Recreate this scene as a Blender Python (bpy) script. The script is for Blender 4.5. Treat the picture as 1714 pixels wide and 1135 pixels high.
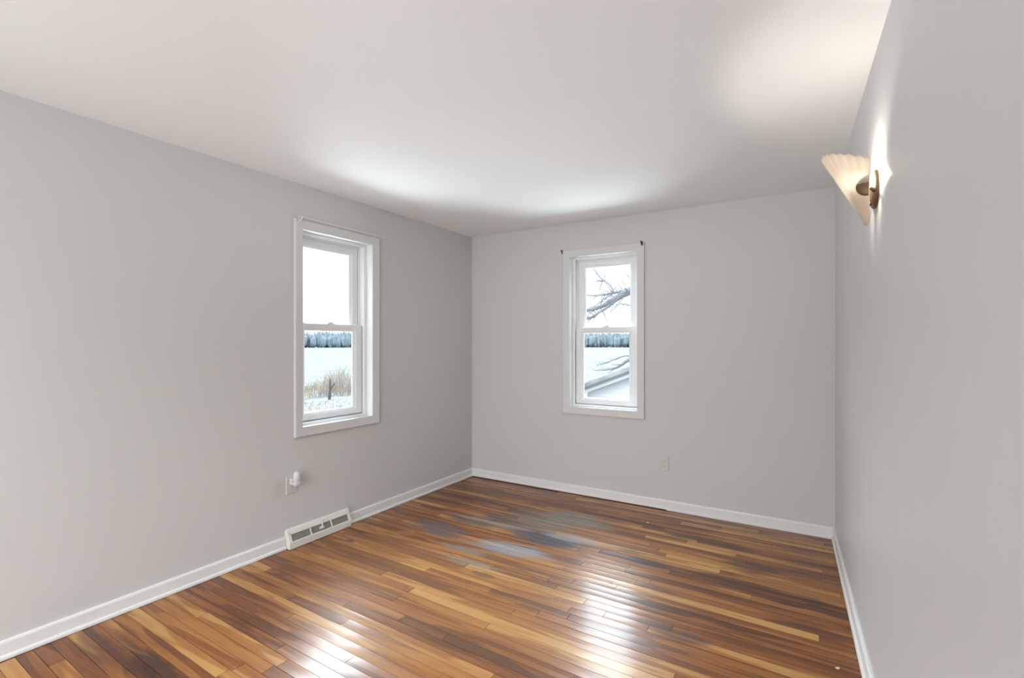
import bpy, bmesh, math, random
from mathutils import Vector, Matrix

# ------------------------------------------------------------------ clear
for o in list(bpy.data.objects):
    bpy.data.objects.remove(o, do_unlink=True)
scene = bpy.context.scene
COL = scene.collection
PI = math.pi

# ------------------------------------------------------------------ camera
IMG_W, IMG_H = 1714, 1135
F_PX, V0 = 818.1, 574.4
CAM = (2.9615, -4.0563, 1.3569)
YAW = math.radians(31.442)          # turned left of the +Y axis
cam_d = bpy.data.cameras.new('camera')
cam = bpy.data.objects.new('camera', cam_d)
COL.objects.link(cam)
cam.location = CAM
cam.rotation_euler = (PI / 2, 0, YAW)
cam_d.sensor_fit = 'HORIZONTAL'
cam_d.sensor_width = 36.0
cam_d.lens = F_PX / IMG_W * 36.0
cam_d.shift_y = (V0 - IMG_H / 2) / IMG_W
cam_d.clip_start = 0.02
cam_d.clip_end = 3000
scene.camera = cam

# ------------------------------------------------------------------ view
vs = scene.view_settings
vs.view_transform = 'Standard'
vs.look = 'None'
vs.exposure = 0.30
vs.gamma = 1.0
vs.use_curve_mapping = False
scene.cycles.max_bounces = 10
scene.cycles.diffuse_bounces = 6
scene.cycles.glossy_bounces = 4
scene.cycles.transparent_max_bounces = 12
scene.cycles.sample_clamp_indirect = 6.0

# ------------------------------------------------------------------ sky (overcast, brighter overhead)
world = bpy.data.worlds.new('overcast_sky')
scene.world = world
world.use_nodes = True
wn, wl = world.node_tree.nodes, world.node_tree.links
wn.clear()
w_out = wn.new('ShaderNodeOutputWorld')
w_bg = wn.new('ShaderNodeBackground')
w_tc = wn.new('ShaderNodeTexCoord')
w_sep = wn.new('ShaderNodeSeparateXYZ')
w_ramp = wn.new('ShaderNodeValToRGB')
SKY = 4.0
cr = w_ramp.color_ramp
cr.elements[0].position = 0.0
cr.elements[0].color = (0.25, 0.26, 0.275, 1)
cr.elements[1].position = 1.0
cr.elements[1].color = (0.95, 0.98, 1.0, 1)
e = cr.elements.new(0.18); e.color = (0.33, 0.345, 0.36, 1)
e = cr.elements.new(0.45); e.color = (0.90, 0.95, 1.0, 1)
w_bg.inputs['Strength'].default_value = SKY
wl.new(w_tc.outputs['Generated'], w_sep.inputs[0])
wl.new(w_sep.outputs['Z'], w_ramp.inputs[0])
wl.new(w_ramp.outputs[0], w_bg.inputs['Color'])
wl.new(w_bg.outputs[0], w_out.inputs[0])

# ------------------------------------------------------------------ room dimensions
H = 2.44
RX0, RK = 3.105, 0.035              # right wall: x = RX0 - RK * y (slightly out of square)
YR = -4.70                          # rear wall
TW = 0.18                           # wall thickness


def rx(y):
    return RX0 - RK * y


# ------------------------------------------------------------------ large area lights
def area(name, loc, rot, sx, sy, power, color=(1, 1, 1), portal=False):
    d = bpy.data.lights.new(name, 'AREA')
    d.shape = 'RECTANGLE'
    d.size, d.size_y = sx, sy
    d.energy = power
    d.color = color
    o = bpy.data.objects.new(name, d)
    COL.objects.link(o)
    o.location = loc
    o.rotation_euler = rot
    if portal:
        d.cycles.is_portal = True
    return o


# added fill lamp, shining in through the wide opening behind the camera
area('rear_fill', (1.5, YR - 1.6, 1.30), (PI / 2 + 0.12, 0, 0), 3.4, 2.3, 88, (1.0, 0.99, 0.975))


def aimed(name, loc, target, sx, sy, power, color):
    q = (Vector(target) - Vector(loc)).to_track_quat('-Z', 'Y').to_euler()
    return area(name, loc, q, sx, sy, power, color)


# added fill lamps outside each window, boosting the sky and snow light
DAY = (0.84, 0.93, 1.0)
aimed('sky_fill_back', (1.0, 3.2, 4.0), (1.4, 0.1, 1.45), 5.5, 2.6, 950, DAY)
aimed('snow_fill_back', (1.3, 3.2, -0.3), (1.4, 0.1, 1.45), 5.0, 1.3, 420, DAY)
aimed('sky_fill_left', (-3.2, 0.5, 4.0), (-0.1, -1.65, 1.45), 6.0, 2.7, 1350, DAY)
aimed('snow_fill_left', (-3.2, -1.5, -0.3), (-0.1, -1.65, 1.45), 5.0, 1.3, 420, DAY)
# sky portals at the two windows
area('portal_window_left', (-TW - 0.01, -1.648, 1.458), (0, -PI / 2, 0), 1.36, 0.63, 1, portal=True)
area('portal_window_back', (1.4065, TW + 0.01, 1.458), (-PI / 2, 0, 0), 0.63, 1.36, 1, portal=True)


# ------------------------------------------------------------------ materials
def new_mat(name):
    m = bpy.data.materials.new(name)
    m.use_nodes = True
    m.node_tree.nodes.clear()
    nt = m.node_tree
    out = nt.nodes.new('ShaderNodeOutputMaterial')
    b = nt.nodes.new('ShaderNodeBsdfPrincipled')
    nt.links.new(b.outputs[0], out.inputs[0])
    return m, nt, b, out


def simple(name, col, rough=0.5, spec=0.5, metallic=0.0, bump=0.0, bscale=60, var=0.04):
    """plain coat with a little procedural colour variation and bump"""
    m, nt, b, out = new_mat(name)
    tc = nt.nodes.new('ShaderNodeTexCoord')
    nz = nt.nodes.new('ShaderNodeTexNoise')
    nz.inputs['Scale'].default_value = bscale
    nz.inputs['Detail'].default_value = 3
    nt.links.new(tc.outputs['Object'], nz.inputs['Vector'])
    mx = nt.nodes.new('ShaderNodeMix'); mx.data_type = 'RGBA'
    mx.inputs[6].default_value = (*[c * (1 - var) for c in col], 1)
    mx.inputs[7].default_value = (*[min(1, c * (1 + var)) for c in col], 1)
    nt.links.new(nz.outputs['Fac'], mx.inputs[0])
    nt.links.new(mx.outputs[2], b.inputs['Base Color'])
    b.inputs['Roughness'].default_value = rough
    b.inputs['Specular IOR Level'].default_value = spec
    b.inputs['Metallic'].default_value = metallic
    if bump:
        bp = nt.nodes.new('ShaderNodeBump')
        bp.inputs['Strength'].default_value = bump
        bp.inputs['Distance'].default_value = 0.002
        nt.links.new(nz.outputs['Fac'], bp.inputs['Height'])
        nt.links.new(bp.outputs[0], b.inputs['Normal'])
    return m


def paint(name, col, rough, spec, bump, blotch=0.02, lanes=0.08, stipple=230):
    """rolled wall paint: fine stipple, long soft roller lanes"""
    m, nt, b, out = new_mat(name)
    N, L = nt.nodes, nt.links
    tc = N.new('ShaderNodeTexCoord')
    st = N.new('ShaderNodeTexNoise'); st.inputs['Scale'].default_value = stipple; st.inputs['Detail'].default_value = 2
    L.new(tc.outputs['Object'], st.inputs['Vector'])
    mp = N.new('ShaderNodeMapping'); mp.inputs['Scale'].default_value = (14, 14, 1.4)
    L.new(tc.outputs['Object'], mp.inputs['Vector'])
    ln = N.new('ShaderNodeTexNoise'); ln.inputs['Scale'].default_value = 1.0; ln.inputs['Detail'].default_value = 3
    L.new(mp.outputs[0], ln.inputs['Vector'])
    bl = N.new('ShaderNodeTexNoise'); bl.inputs['Scale'].default_value = 1.3; bl.inputs['Detail'].default_value = 2
    L.new(tc.outputs['Object'], bl.inputs['Vector'])
    mx = N.new('ShaderNodeMix'); mx.data_type = 'RGBA'
    mx.inputs[6].default_value = (*[c * (1 - blotch) for c in col], 1)
    mx.inputs[7].default_value = (*[c * (1 + blotch) for c in col], 1)
    L.new(bl.outputs['Fac'], mx.inputs[0])
    L.new(mx.outputs[2], b.inputs['Base Color'])
    b.inputs['Specular IOR Level'].default_value = spec
    mr = N.new('ShaderNodeMapRange')
    mr.inputs['To Min'].default_value = rough - 0.05; mr.inputs['To Max'].default_value = rough + 0.05
    L.new(ln.outputs['Fac'], mr.inputs['Value'])
    L.new(mr.outputs[0], b.inputs['Roughness'])
    b1 = N.new('ShaderNodeBump'); b1.inputs['Strength'].default_value = bump; b1.inputs['Distance'].default_value = 0.001
    L.new(st.outputs['Fac'], b1.inputs['Height'])
    b2 = N.new('ShaderNodeBump'); b2.inputs['Strength'].default_value = lanes; b2.inputs['Distance'].default_value = 0.001
    L.new(ln.outputs['Fac'], b2.inputs['Height'])
    L.new(b1.outputs[0], b2.inputs['Normal'])
    L.new(b2.outputs[0], b.inputs['Normal'])
    return m


M_WALL = paint('wall_paint', (0.61, 0.605, 0.595), 0.55, 0.35, 0.12)
M_WALL_R = paint('wall_paint_satin', (0.62, 0.62, 0.62), 0.40, 0.55, 0.06, lanes=0.05, stipple=110)
M_CEIL = paint('ceiling_paint', (0.86, 0.855, 0.85), 0.85, 0.2, 0.12)
M_CASING = simple('casing_paint', (0.645, 0.645, 0.64), 0.4, 0.5, bump=0.05, bscale=40)
M_TRIM = simple('trim_enamel', (0.78, 0.785, 0.78), 0.35, 0.5, bump=0.05, bscale=40)
M_VINYL = simple('window_vinyl', (0.80, 0.81, 0.82), 0.35, 0.5)
M_RODW = simple('rod_white_metal', (0.70, 0.70, 0.70), 0.35, 0.5)
M_DARK = simple('bracket_dark_metal', (0.03, 0.03, 0.03), 0.4, 0.5)
M_BRONZE = simple('sconce_bronze', (0.15, 0.095, 0.055), 0.42, 0.5, metallic=0.7)
M_PLATE = simple('outlet_plastic', (0.60, 0.59, 0.57), 0.4, 0.5)
M_SLOT = simple('outlet_slot', (0.05, 0.05, 0.05), 0.6)
M_NLBODY = simple('night_light_plastic', (0.62, 0.62, 0.62), 0.35, 0.5)
M_VENT = simple('vent_enamel', (0.72, 0.72, 0.66), 0.4, 0.5, bump=0.1, bscale=80)
M_VENTIN = simple('vent_inside', (0.20, 0.20, 0.165), 0.7)
M_CHIP = simple('paint_chip', (0.8, 0.8, 0.76), 0.6)


def glass_mat():
    m, nt, b, out = new_mat('window_glass')
    N, L = nt.nodes, nt.links
    N.remove(b)
    tr = N.new('ShaderNodeBsdfTransparent'); tr.inputs[0].default_value = (0.96, 0.98, 0.98, 1)
    gl = N.new('ShaderNodeBsdfGlossy'); gl.inputs['Roughness'].default_value = 0.02
    lw = N.new('ShaderNodeLayerWeight'); lw.inputs['Blend'].default_value = 0.5
    pw = N.new('ShaderNodeMath'); pw.operation = 'POWER'; pw.inputs[1].default_value = 5.0
    ma = N.new('ShaderNodeMath'); ma.operation = 'MULTIPLY_ADD'; ma.inputs[1].default_value = 0.9; ma.inputs[2].default_value = 0.03
    L.new(lw.outputs['Facing'], pw.inputs[0]); L.new(pw.outputs[0], ma.inputs[0])
    mx = N.new('ShaderNodeMixShader')
    L.new(ma.outputs[0], mx.inputs[0]); L.new(tr.outputs[0], mx.inputs[1]); L.new(gl.outputs[0], mx.inputs[2])
    L.new(mx.outputs[0], out.inputs[0])
    return m


M_GLASS = glass_mat()


def milky(name, col, trans, rough=0.3, glossy=0.08, clear=0.0):
    m, nt, b, out = new_mat(name)
    N, L = nt.nodes, nt.links
    N.remove(b)
    tl = N.new('ShaderNodeBsdfTranslucent'); tl.inputs[0].default_value = (*col, 1)
    df = N.new('ShaderNodeBsdfDiffuse'); df.inputs[0].default_value = (*col, 1)
    gl = N.new('ShaderNodeBsdfGlossy'); gl.inputs['Roughness'].default_value = rough
    m1 = N.new('ShaderNodeMixShader'); m1.inputs[0].default_value = trans
    m2 = N.new('ShaderNodeMixShader'); m2.inputs[0].default_value = glossy
    L.new(df.outputs[0], m1.inputs[1]); L.new(tl.outputs[0], m1.inputs[2])
    L.new(m1.outputs[0], m2.inputs[1]); L.new(gl.outputs[0], m2.inputs[2])
    if clear:
        rf = N.new('ShaderNodeBsdfRefraction'); rf.inputs['IOR'].default_value = 1.15
        rf.inputs['Roughness'].default_value = 0.62; rf.inputs[0].default_value = (*[min(1, c * 1.08) for c in col], 1)
        m3 = N.new('ShaderNodeMixShader'); m3.inputs[0].default_value = clear
        L.new(m2.outputs[0], m3.inputs[1]); L.new(rf.outputs[0], m3.inputs[2])
        L.new(m3.outputs[0], out.inputs[0])
    else:
        L.new(m2.outputs[0], out.inputs[0])
    return m


M_SHADE = milky('sconce_frosted_glass', (0.93, 0.87, 0.78), 0.72, clear=0.24)
M_NLSHADE = milky('night_light_milky_plastic', (0.86, 0.86, 0.90), 0.4)


def emit(name, col, s):
    m, nt, b, out = new_mat(name)
    b.inputs['Base Color'].default_value = (0.8, 0.8, 0.8, 1)
    b.inputs['Emission Color'].default_value = (*col, 1)
    b.inputs['Emission Strength'].default_value = s
    return m


M_BULB = emit('lit_bulb', (1.0, 0.92, 0.82), 420.0)


# ------------------------------------------------------------------ floor material (oak strips, stained, painted glare)
def floor_mat():
    m, nt, b, out = new_mat('old_oak_strip')
    N, L = nt.nodes, nt.links

    def math_(op, a, b_=None, c=None, clamp=False):
        n = N.new('ShaderNodeMath'); n.operation = op; n.use_clamp = clamp
        for i, v in enumerate((a, b_, c)):
            if v is None:
                continue
            if isinstance(v, (int, float)):
                n.inputs[i].default_value = v
            else:
                L.new(v, n.inputs[i])
        return n.outputs[0]

    def mixc(f, a, c, blend='MIX'):
        n = N.new('ShaderNodeMix'); n.data_type = 'RGBA'; n.blend_type = blend
        if isinstance(f, (int, float)):
            n.inputs[0].default_value = f
        else:
            L.new(f, n.inputs[0])
        for i, v in ((6, a), (7, c)):
            if isinstance(v, tuple):
                n.inputs[i].default_value = (*v, 1)
            else:
                L.new(v, n.inputs[i])
        return n.outputs[2]

    def smooth(x, lo, hi):
        n = N.new('ShaderNodeMapRange'); n.interpolation_type = 'SMOOTHSTEP'
        n.inputs['From Min'].default_value = lo; n.inputs['From Max'].default_value = hi
        L.new(x, n.inputs['Value'])
        return n.outputs[0]

    tc = N.new('ShaderNodeTexCoord')
    pos = tc.outputs['Object']
    sep = N.new('ShaderNodeSeparateXYZ'); L.new(pos, sep.inputs[0])
    at = N.new('ShaderNodeAttribute'); at.attribute_name = 'tone'
    asd = N.new('ShaderNodeAttribute'); asd.attribute_name = 'seed'
    tone, seed = at.outputs['Fac'], asd.outputs['Fac']

    def grain(sx, sy, detail=3, dist=0.0, k=37.0):
        cb = N.new('ShaderNodeCombineXYZ')
        L.new(math_('MULTIPLY', sep.outputs['X'], sx), cb.inputs[0])
        L.new(math_('MULTIPLY', sep.outputs['Y'], sy), cb.inputs[1])
        L.new(math_('MULTIPLY', seed, k), cb.inputs[2])
        n = N.new('ShaderNodeTexNoise'); n.inputs['Scale'].default_value = 1.0
        n.inputs['Detail'].default_value = detail; n.inputs['Distortion'].default_value = dist
        L.new(cb.outputs[0], n.inputs['Vector'])
        return n.outputs['Fac']

    # heart / sap figure inside each board, then fine grain
    fig = grain(1.5, 17, 1, 0.3, 91.0)
    fig2 = grain(3.2, 40, 2, 0.5, 53.0)
    fine = grain(9, 260, 4, 0.2)
    cathedral = grain(2.2, 34, 0, 0.0, 61.0)
    rings = math_('SINE', math_('MULTIPLY', cathedral, 70.0))
    t = math_('ADD', tone, math_('MULTIPLY', math_('SUBTRACT', smooth(fig, 0.46, 0.54), 0.5), 0.30))
    t = math_('ADD', t, math_('MULTIPLY', math_('SUBTRACT', fig2, 0.5), 0.5))
    t = math_('ADD', t, math_('MULTIPLY', math_('SUBTRACT', fine, 0.5), 0.16))
    t = math_('ADD', t, math_('MULTIPLY', rings, 0.022), clamp=True)
    ramp = N.new('ShaderNodeValToRGB')
    r = ramp.color_ramp
    r.elements[0].position = 0.0; r.elements[0].color = (0.085, 0.024, 0.006, 1)
    r.elements[1].position = 1.0; r.elements[1].color = (0.52, 0.285, 0.088, 1)
    for p_, c_ in ((0.25, (0.170, 0.052, 0.010)), (0.5, (0.275, 0.097, 0.018)), (0.75, (0.390, 0.170, 0.036))):
        q = r.elements.new(p_); q.color = (*c_, 1)
    L.new(t, ramp.inputs[0])
    col = ramp.outputs[0]

    # dark knots and mineral streaks
    kn = grain(2.0, 9, 2, 0.6, 23.0)
    col = mixc(math_('MULTIPLY', smooth(kn, 0.66, 0.76), 0.65), col, (0.05, 0.018, 0.008))

    # stains: (x, y, rx, ry, colour, strength)
    stains = [
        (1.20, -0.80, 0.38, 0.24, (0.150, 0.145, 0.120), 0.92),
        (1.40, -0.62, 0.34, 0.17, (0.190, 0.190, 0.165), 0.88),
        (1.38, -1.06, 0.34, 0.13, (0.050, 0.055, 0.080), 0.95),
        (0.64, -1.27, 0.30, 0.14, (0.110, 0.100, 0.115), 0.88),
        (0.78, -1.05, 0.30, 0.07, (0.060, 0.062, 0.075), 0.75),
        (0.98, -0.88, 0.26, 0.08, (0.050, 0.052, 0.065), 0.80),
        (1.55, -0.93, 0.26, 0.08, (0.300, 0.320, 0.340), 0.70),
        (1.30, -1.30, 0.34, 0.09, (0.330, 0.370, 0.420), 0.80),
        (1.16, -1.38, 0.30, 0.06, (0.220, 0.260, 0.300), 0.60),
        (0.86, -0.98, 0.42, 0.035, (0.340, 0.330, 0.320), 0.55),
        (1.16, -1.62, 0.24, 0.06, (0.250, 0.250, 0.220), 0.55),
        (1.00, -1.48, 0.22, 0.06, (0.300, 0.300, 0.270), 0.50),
        (2.08, -1.04, 0.17, 0.05, (0.030, 0.018, 0.020), 0.85),
        (1.98, -0.93, 0.15, 0.04, (0.050, 0.030, 0.022), 0.60),
        (2.26, -0.50, 0.20, 0.05, (0.040, 0.014, 0.009), 0.75),
        (2.50, -0.50, 0.17, 0.05, (0.045, 0.018, 0.012), 0.70),
        (2.66, -0.80, 0.17, 0.09, (0.035, 0.013, 0.010), 0.70),
        (2.58, -1.02, 0.24, 0.05, (0.060, 0.018, 0.008), 0.75),
        (2.84, -1.14, 0.12, 0.022, (0.040, 0.008, 0.005), 0.85),
        (2.98, -1.06, 0.05, 0.04, (0.040, 0.010, 0.006), 0.70),
        (2.43, -1.72, 0.16, 0.05, (0.060, 0.035, 0.022), 0.65),
        (2.30, -1.52, 0.20, 0.04, (0.060, 0.022, 0.010), 0.60),
        (0.63, -3.10, 0.24, 0.07, (0.022, 0.006, 0.004), 0.90),
        (0.30, -3.14, 0.26, 0.08, (0.060, 0.018, 0.008), 0.55),
        (0.26, -1.77, 0.05, 0.03, (0.040, 0.030, 0.014), 0.75),
        (1.33, -1.70, 0.08, 0.03, (0.060, 0.030, 0.018), 0.65),
    ]
    ns = grain(5.0, 30, 3, 0.4, 11.0)
    nsc = math_('ADD', math_('MULTIPLY', math_('SUBTRACT', ns, 0.5), 2.0), math_('MULTIPLY', math_('SUBTRACT', math_('FRACT', math_('MULTIPLY', seed, 7.31)), 0.5), 0.75))
    for (sx, sy, ax, ay, c, s) in stains:
        dx = math_('MULTIPLY', math_('SUBTRACT', sep.outputs['X'], sx), 1 / ax)
        dy = math_('MULTIPLY', math_('SUBTRACT', sep.outputs['Y'], sy), 1 / ay)
        d2 = math_('ADD', math_('MULTIPLY', dx, dx), math_('MULTIPLY', dy, dy))
        v = math_('ADD', math_('SUBTRACT', 1.0, d2), nsc)
        col = mixc(math_('MULTIPLY', smooth(v, -0.1, 1.0), s), col, c)
    # floor glare painted into the board colour: paler, duller
    wx = math_('MULTIPLY', math_('SUBTRACT', sep.outputs['X'], 1.25), 1 / 1.15)
    wy = math_('MULTIPLY', math_('SUBTRACT', sep.outputs['Y'], -1.95), 1 / 0.85)
    wv = math_('SUBTRACT', 1.0, math_('ADD', math_('MULTIPLY', wx, wx), math_('MULTIPLY', wy, wy)))
    glare_patch = smooth(math_('ADD', wv, math_('MULTIPLY', nsc, 0.5)), -0.1, 0.9)
    col = mixc(math_('MULTIPLY', glare_patch, 0.15), col, (0.46, 0.30, 0.18))
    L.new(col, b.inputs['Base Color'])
    wv2 = grain(1.2, 1.4, 2, 0.0, 0.0)
    rg = math_('ADD', 0.33, math_('MULTIPLY', wv2, 0.10))
    rg = math_('ADD', rg, math_('MULTIPLY', glare_patch, 0.05))
    L.new(rg, b.inputs['Roughness'])
    b.inputs['Specular IOR Level'].default_value = 0.3
    b.inputs['Coat Weight'].default_value = 0.4
    b.inputs['Coat Roughness'].default_value = 0.19
    b.inputs['Coat IOR'].default_value = 1.5
    # each strip is a little cupped across its width
    fr = math_('FRACT', math_('MULTIPLY', math_('SUBTRACT', sep.outputs['Y'], math_('MULTIPLY', sep.outputs['X'], -0.02)), -1 / 0.0572))
    cup = math_('POWER', math_('ABSOLUTE', math_('SUBTRACT', fr, 0.5)), 2.0)
    hgt = math_('ADD', math_('MULTIPLY', grain(3.5, 14, 2, 0.0, 5.0), 0.00045), math_('MULTIPLY', cup, 0.0026))
    bp = N.new('ShaderNodeBump'); bp.inputs['Strength'].default_value = 1.0; bp.inputs['Distance'].default_value = 1.0
    L.new(hgt, bp.inputs['Height'])
    L.new(bp.outputs[0], b.inputs['Normal'])
    L.new(bp.outputs[0], b.inputs['Coat Normal'])
    return m


M_FLOOR = floor_mat()
M_FLOORBASE = simple('floor_joint_dark', (0.02, 0.010, 0.006), 0.8)


# ------------------------------------------------------------------ mesh helpers
def link(name, bm, mats, parent=None, smooth=None, bevel=0.0):
    bmesh.ops.recalc_face_normals(bm, faces=bm.faces)
    me = bpy.data.meshes.new(name)
    bm.to_mesh(me)
    bm.free()
    o = bpy.data.objects.new(name, me)
    COL.objects.link(o)
    for m in (mats if isinstance(mats, (list, tuple)) else [mats]):
        me.materials.append(m)
    if parent:
        o.parent = parent
    if bevel:
        md = o.modifiers.new('edge', 'BEVEL')
        md.width = bevel; md.segments = 2; md.limit_method = 'ANGLE'
        md.angle_limit = math.radians(40)
    if smooth:
        for p in me.polygons:
            p.use_smooth = True
        if smooth < 180:
            try:
                me.set_sharp_from_angle(angle=math.radians(smooth))
            except Exception:
                pass
    return o


def empty(name, loc=(0, 0, 0)):
    o = bpy.data.objects.new(name, None)
    o.empty_display_size = 0.05
    COL.objects.link(o)
    o.location = loc
    return o


def tag(o, label, cat, group=None, kind=None):
    o['label'] = label
    o['category'] = cat
    if group:
        o['group'] = group
    if kind:
        o['kind'] = kind
    return o


def structure(o):
    o['kind'] = 'structure'
    return o


IDT = lambda s, d, z: (s, d, z)


def quad_box(bm, T, s0, s1, d0, d1, z0, z1, mi=0):
    v = [bm.verts.new(T(s, d, z)) for z in (z0, z1) for (s, d) in ((s0, d0), (s1, d0), (s1, d1), (s0, d1))]
    fs = [(0, 1, 2, 3), (4, 5, 6, 7), (0, 1, 5, 4), (1, 2, 6, 5), (2, 3, 7, 6), (3, 0, 4, 7)]
    for f in fs:
        bm.faces.new([v[i] for i in f]).material_index = mi


def ring(bm, T, outer, inner, prof):
    """mitred rectangular ring: prof = closed polygon of (t, d); t=0 on outer rect, 1 on inner rect"""
    o, i = outer, inner
    rows = []
    for (t, d) in prof:
        s0 = o[0] + (i[0] - o[0]) * t; s1 = o[1] + (i[1] - o[1]) * t
        z0 = o[2] + (i[2] - o[2]) * t; z1 = o[3] + (i[3] - o[3]) * t
        rows.append([bm.verts.new(T(s, d, z)) for (s, z) in ((s0, z0), (s1, z0), (s1, z1), (s0, z1))])
    n = len(rows)
    for k in range(n):
        a, b_ = rows[k], rows[(k + 1) % n]
        for c in range(4):
            bm.faces.new((a[c], a[(c + 1) % 4], b_[(c + 1) % 4], b_[c]))


def extrude_profile(bm, prof, A, B, nrm):
    """prof (out, z) polygon run from point A to B on the floor line, 'nrm' = 2D normal into the room"""
    ra = [bm.verts.new((A[0] + nrm[0] * o, A[1] + nrm[1] * o, z)) for (o, z) in prof]
    rb = [bm.verts.new((B[0] + nrm[0] * o, B[1] + nrm[1] * o, z)) for (o, z) in prof]
    n = len(prof)
    for k in range(n):
        bm.faces.new((ra[k], ra[(k + 1) % n], rb[(k + 1) % n], rb[k]))
    bm.faces.new(ra)
    bm.faces.new(rb)


def tube(bm, pts, radii, seg=8, cap=True):
    pts = [Vector(p) for p in pts]
    rows = []
    up = Vector((0.13, 0.29, 0.95)).normalized()
    for k, p in enumerate(pts):
        a = pts[max(0, k - 1)]; c = pts[min(len(pts) - 1, k + 1)]
        t = (c - a).normalized()
        x = t.cross(up)
        if x.length < 1e-4:
            x = t.cross(Vector((1, 0, 0)))
        x.normalize(); y = t.cross(x).normalized()
        rows.append([bm.verts.new(p + (x * math.cos(q) + y * math.sin(q)) * radii[k])
                     for q in (2 * PI * j / seg for j in range(seg))])
    for a, b_ in zip(rows, rows[1:]):
        for j in range(seg):
            bm.faces.new((a[j], a[(j + 1) % seg], b_[(j + 1) % seg], b_[j]))
    if cap:
        bm.faces.new(rows[0]); bm.faces.new(rows[-1])


def lathe(bm, prof, center, axis='z', seg=24, T=None):
    """prof: (radius, height) from bottom to top, closed at poles when radius 0"""
    rows = []
    for (r, h) in prof:
        row = []
        for j in range(seg):
            q = 2 * PI * j / seg
            a, c = r * math.cos(q), r * math.sin(q)
            v = (a, c, h) if axis == 'z' else ((h, a, c) if axis == 'x' else (a, h, c))
            p = (center[0] + v[0], center[1] + v[1], center[2] + v[2])
            row.append(bm.verts.new(T(*p) if T else p))
        rows.append(row)
    for a, b_ in zip(rows, rows[1:]):
        for j in range(seg):
            bm.faces.new((a[j], a[(j + 1) % seg], b_[(j + 1) % seg], b_[j]))
    bm.faces.new(rows[0]); bm.faces.new(rows[-1])


# ------------------------------------------------------------------ shell
def wall_with_hole(name, T, s0, s1, z0, z1, hole, mat, thick=TW):
    bm = bmesh.new()
    h = hole
    quad_box(bm, T, s0, h[0], 0, thick, z0, z1)
    quad_box(bm, T, h[1], s1, 0, thick, z0, z1)
    quad_box(bm, T, h[0], h[1], 0, thick, z0, h[2])
    quad_box(bm, T, h[0], h[1], 0, thick, h[3], z1)
    bmesh.ops.remove_doubles(bm, verts=bm.verts, dist=1e-5)
    # drop the coincident inner faces between blocks
    seen = {}
    for f in bm.faces:
        key = tuple(sorted(v.index for v in f.verts))
        seen.setdefault(key, []).append(f)
    return structure(link(name, bm, mat))


TL = lambda s, d, z: (-d, s, z)                 # left wall: s = y, d outwards
TB = lambda s, d, z: (s, d, z)                  # back wall: s = x, d outwards
OPW, OPZ0, OPZ1 = 0.63, 0.780, 2.137
LC, BC = -1.648, 1.4065
hl = (LC - OPW / 2 - 0.01, LC + OPW / 2 + 0.01, OPZ0 - 0.01, OPZ1 + 0.01)
hb = (BC - OPW / 2 - 0.01, BC + OPW / 2 + 0.01, OPZ0 - 0.01, OPZ1 + 0.01)
wall_with_hole('wall_left', TL, YR - TW, TW, -0.15, H, hl, M_WALL)
wall_with_hole('wall_back', TB, 0.0, rx(0) + 0.2, -0.15, H, hb, M_WALL)
# right wall (a skewed slab)
bm = bmesh.new()
L_ = math.hypot(1, RK)
pts = [(rx(0.18), 0.18), (rx(YR - TW), YR - TW), (rx(YR - TW) + 0.15, YR - TW), (rx(0.18) + 0.15, 0.18)]
lo = [bm.verts.new((x, y, -0.15)) for x, y in pts]
hi = [bm.verts.new((x, y, H)) for x, y in pts]
bm.faces.new(lo); bm.faces.new(hi)
for k in range(4):
    bm.faces.new((lo[k], lo[(k + 1) % 4], hi[(k + 1) % 4], hi[k]))
structure(link('wall_right', bm, M_WALL_R))
TR = lambda s, d, z: (s, YR - d, z)
wall_with_hole('wall_rear', TR, 0.0, rx(YR), -0.15, H, (0.2, 2.5, 0.2, 2.3), M_WALL)  # unseen rear wall, its opening added to let the fill lamp in
bm = bmesh.new()
quad_box(bm, IDT, -TW, 3.55, YR - TW, TW, H, H + 0.12)
structure(link('ceiling', bm, M_CEIL))

# ------------------------------------------------------------------ floor: strip boards laid along x
rnd = random.Random(11)
ROWH = 0.0572
SK = -0.02                           # the strips run a touch out of square
bm = bmesh.new()
tone_l = bm.faces.layers.float.new('tone')
seed_l = bm.faces.layers.float.new('seed')
special = [  # x0, x1, y, tone : boards that stand out
    (1.089, 2.55, -2.068, 1.05), (2.00, 2.994, -1.402, 0.98), (1.24, 1.52, -2.30, 0.02),
    (0.0, 0.372, -2.762, 0.76), (0.372, 1.05, -2.775, 0.78), (-0.02, 0.75, -3.19, 0.70),
    (0.0, 2.3, -0.495, 0.80), (0.0, 0.9, -0.87, 0.80), (0.45, 1.3, -1.075, 0.86), (1.40, 2.5, -0.95, 0.88),
    (2.17, 3.1, -0.88, 0.80), (2.25, 3.2, -1.085, 0.12), (1.17, 1.95, -1.655, 0.90), (0.3, 1.0, -1.79, 0.85),
    (1.50, 3.1, -0.372, 0.66), (0.0, 0.9, -2.945, 0.84), (0.1, 0.8, -0.32, 0.22), (0.8, 2.4, -0.20, 0.26),
    (0.0, 1.3, -0.62, 0.20), (0.05, 0.62, -0.76, 0.16), (2.3, 3.1, -1.74, 0.80),
]
nrow = int((-YR + 0.3) / ROWH) + 2
G = 0.0009
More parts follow.
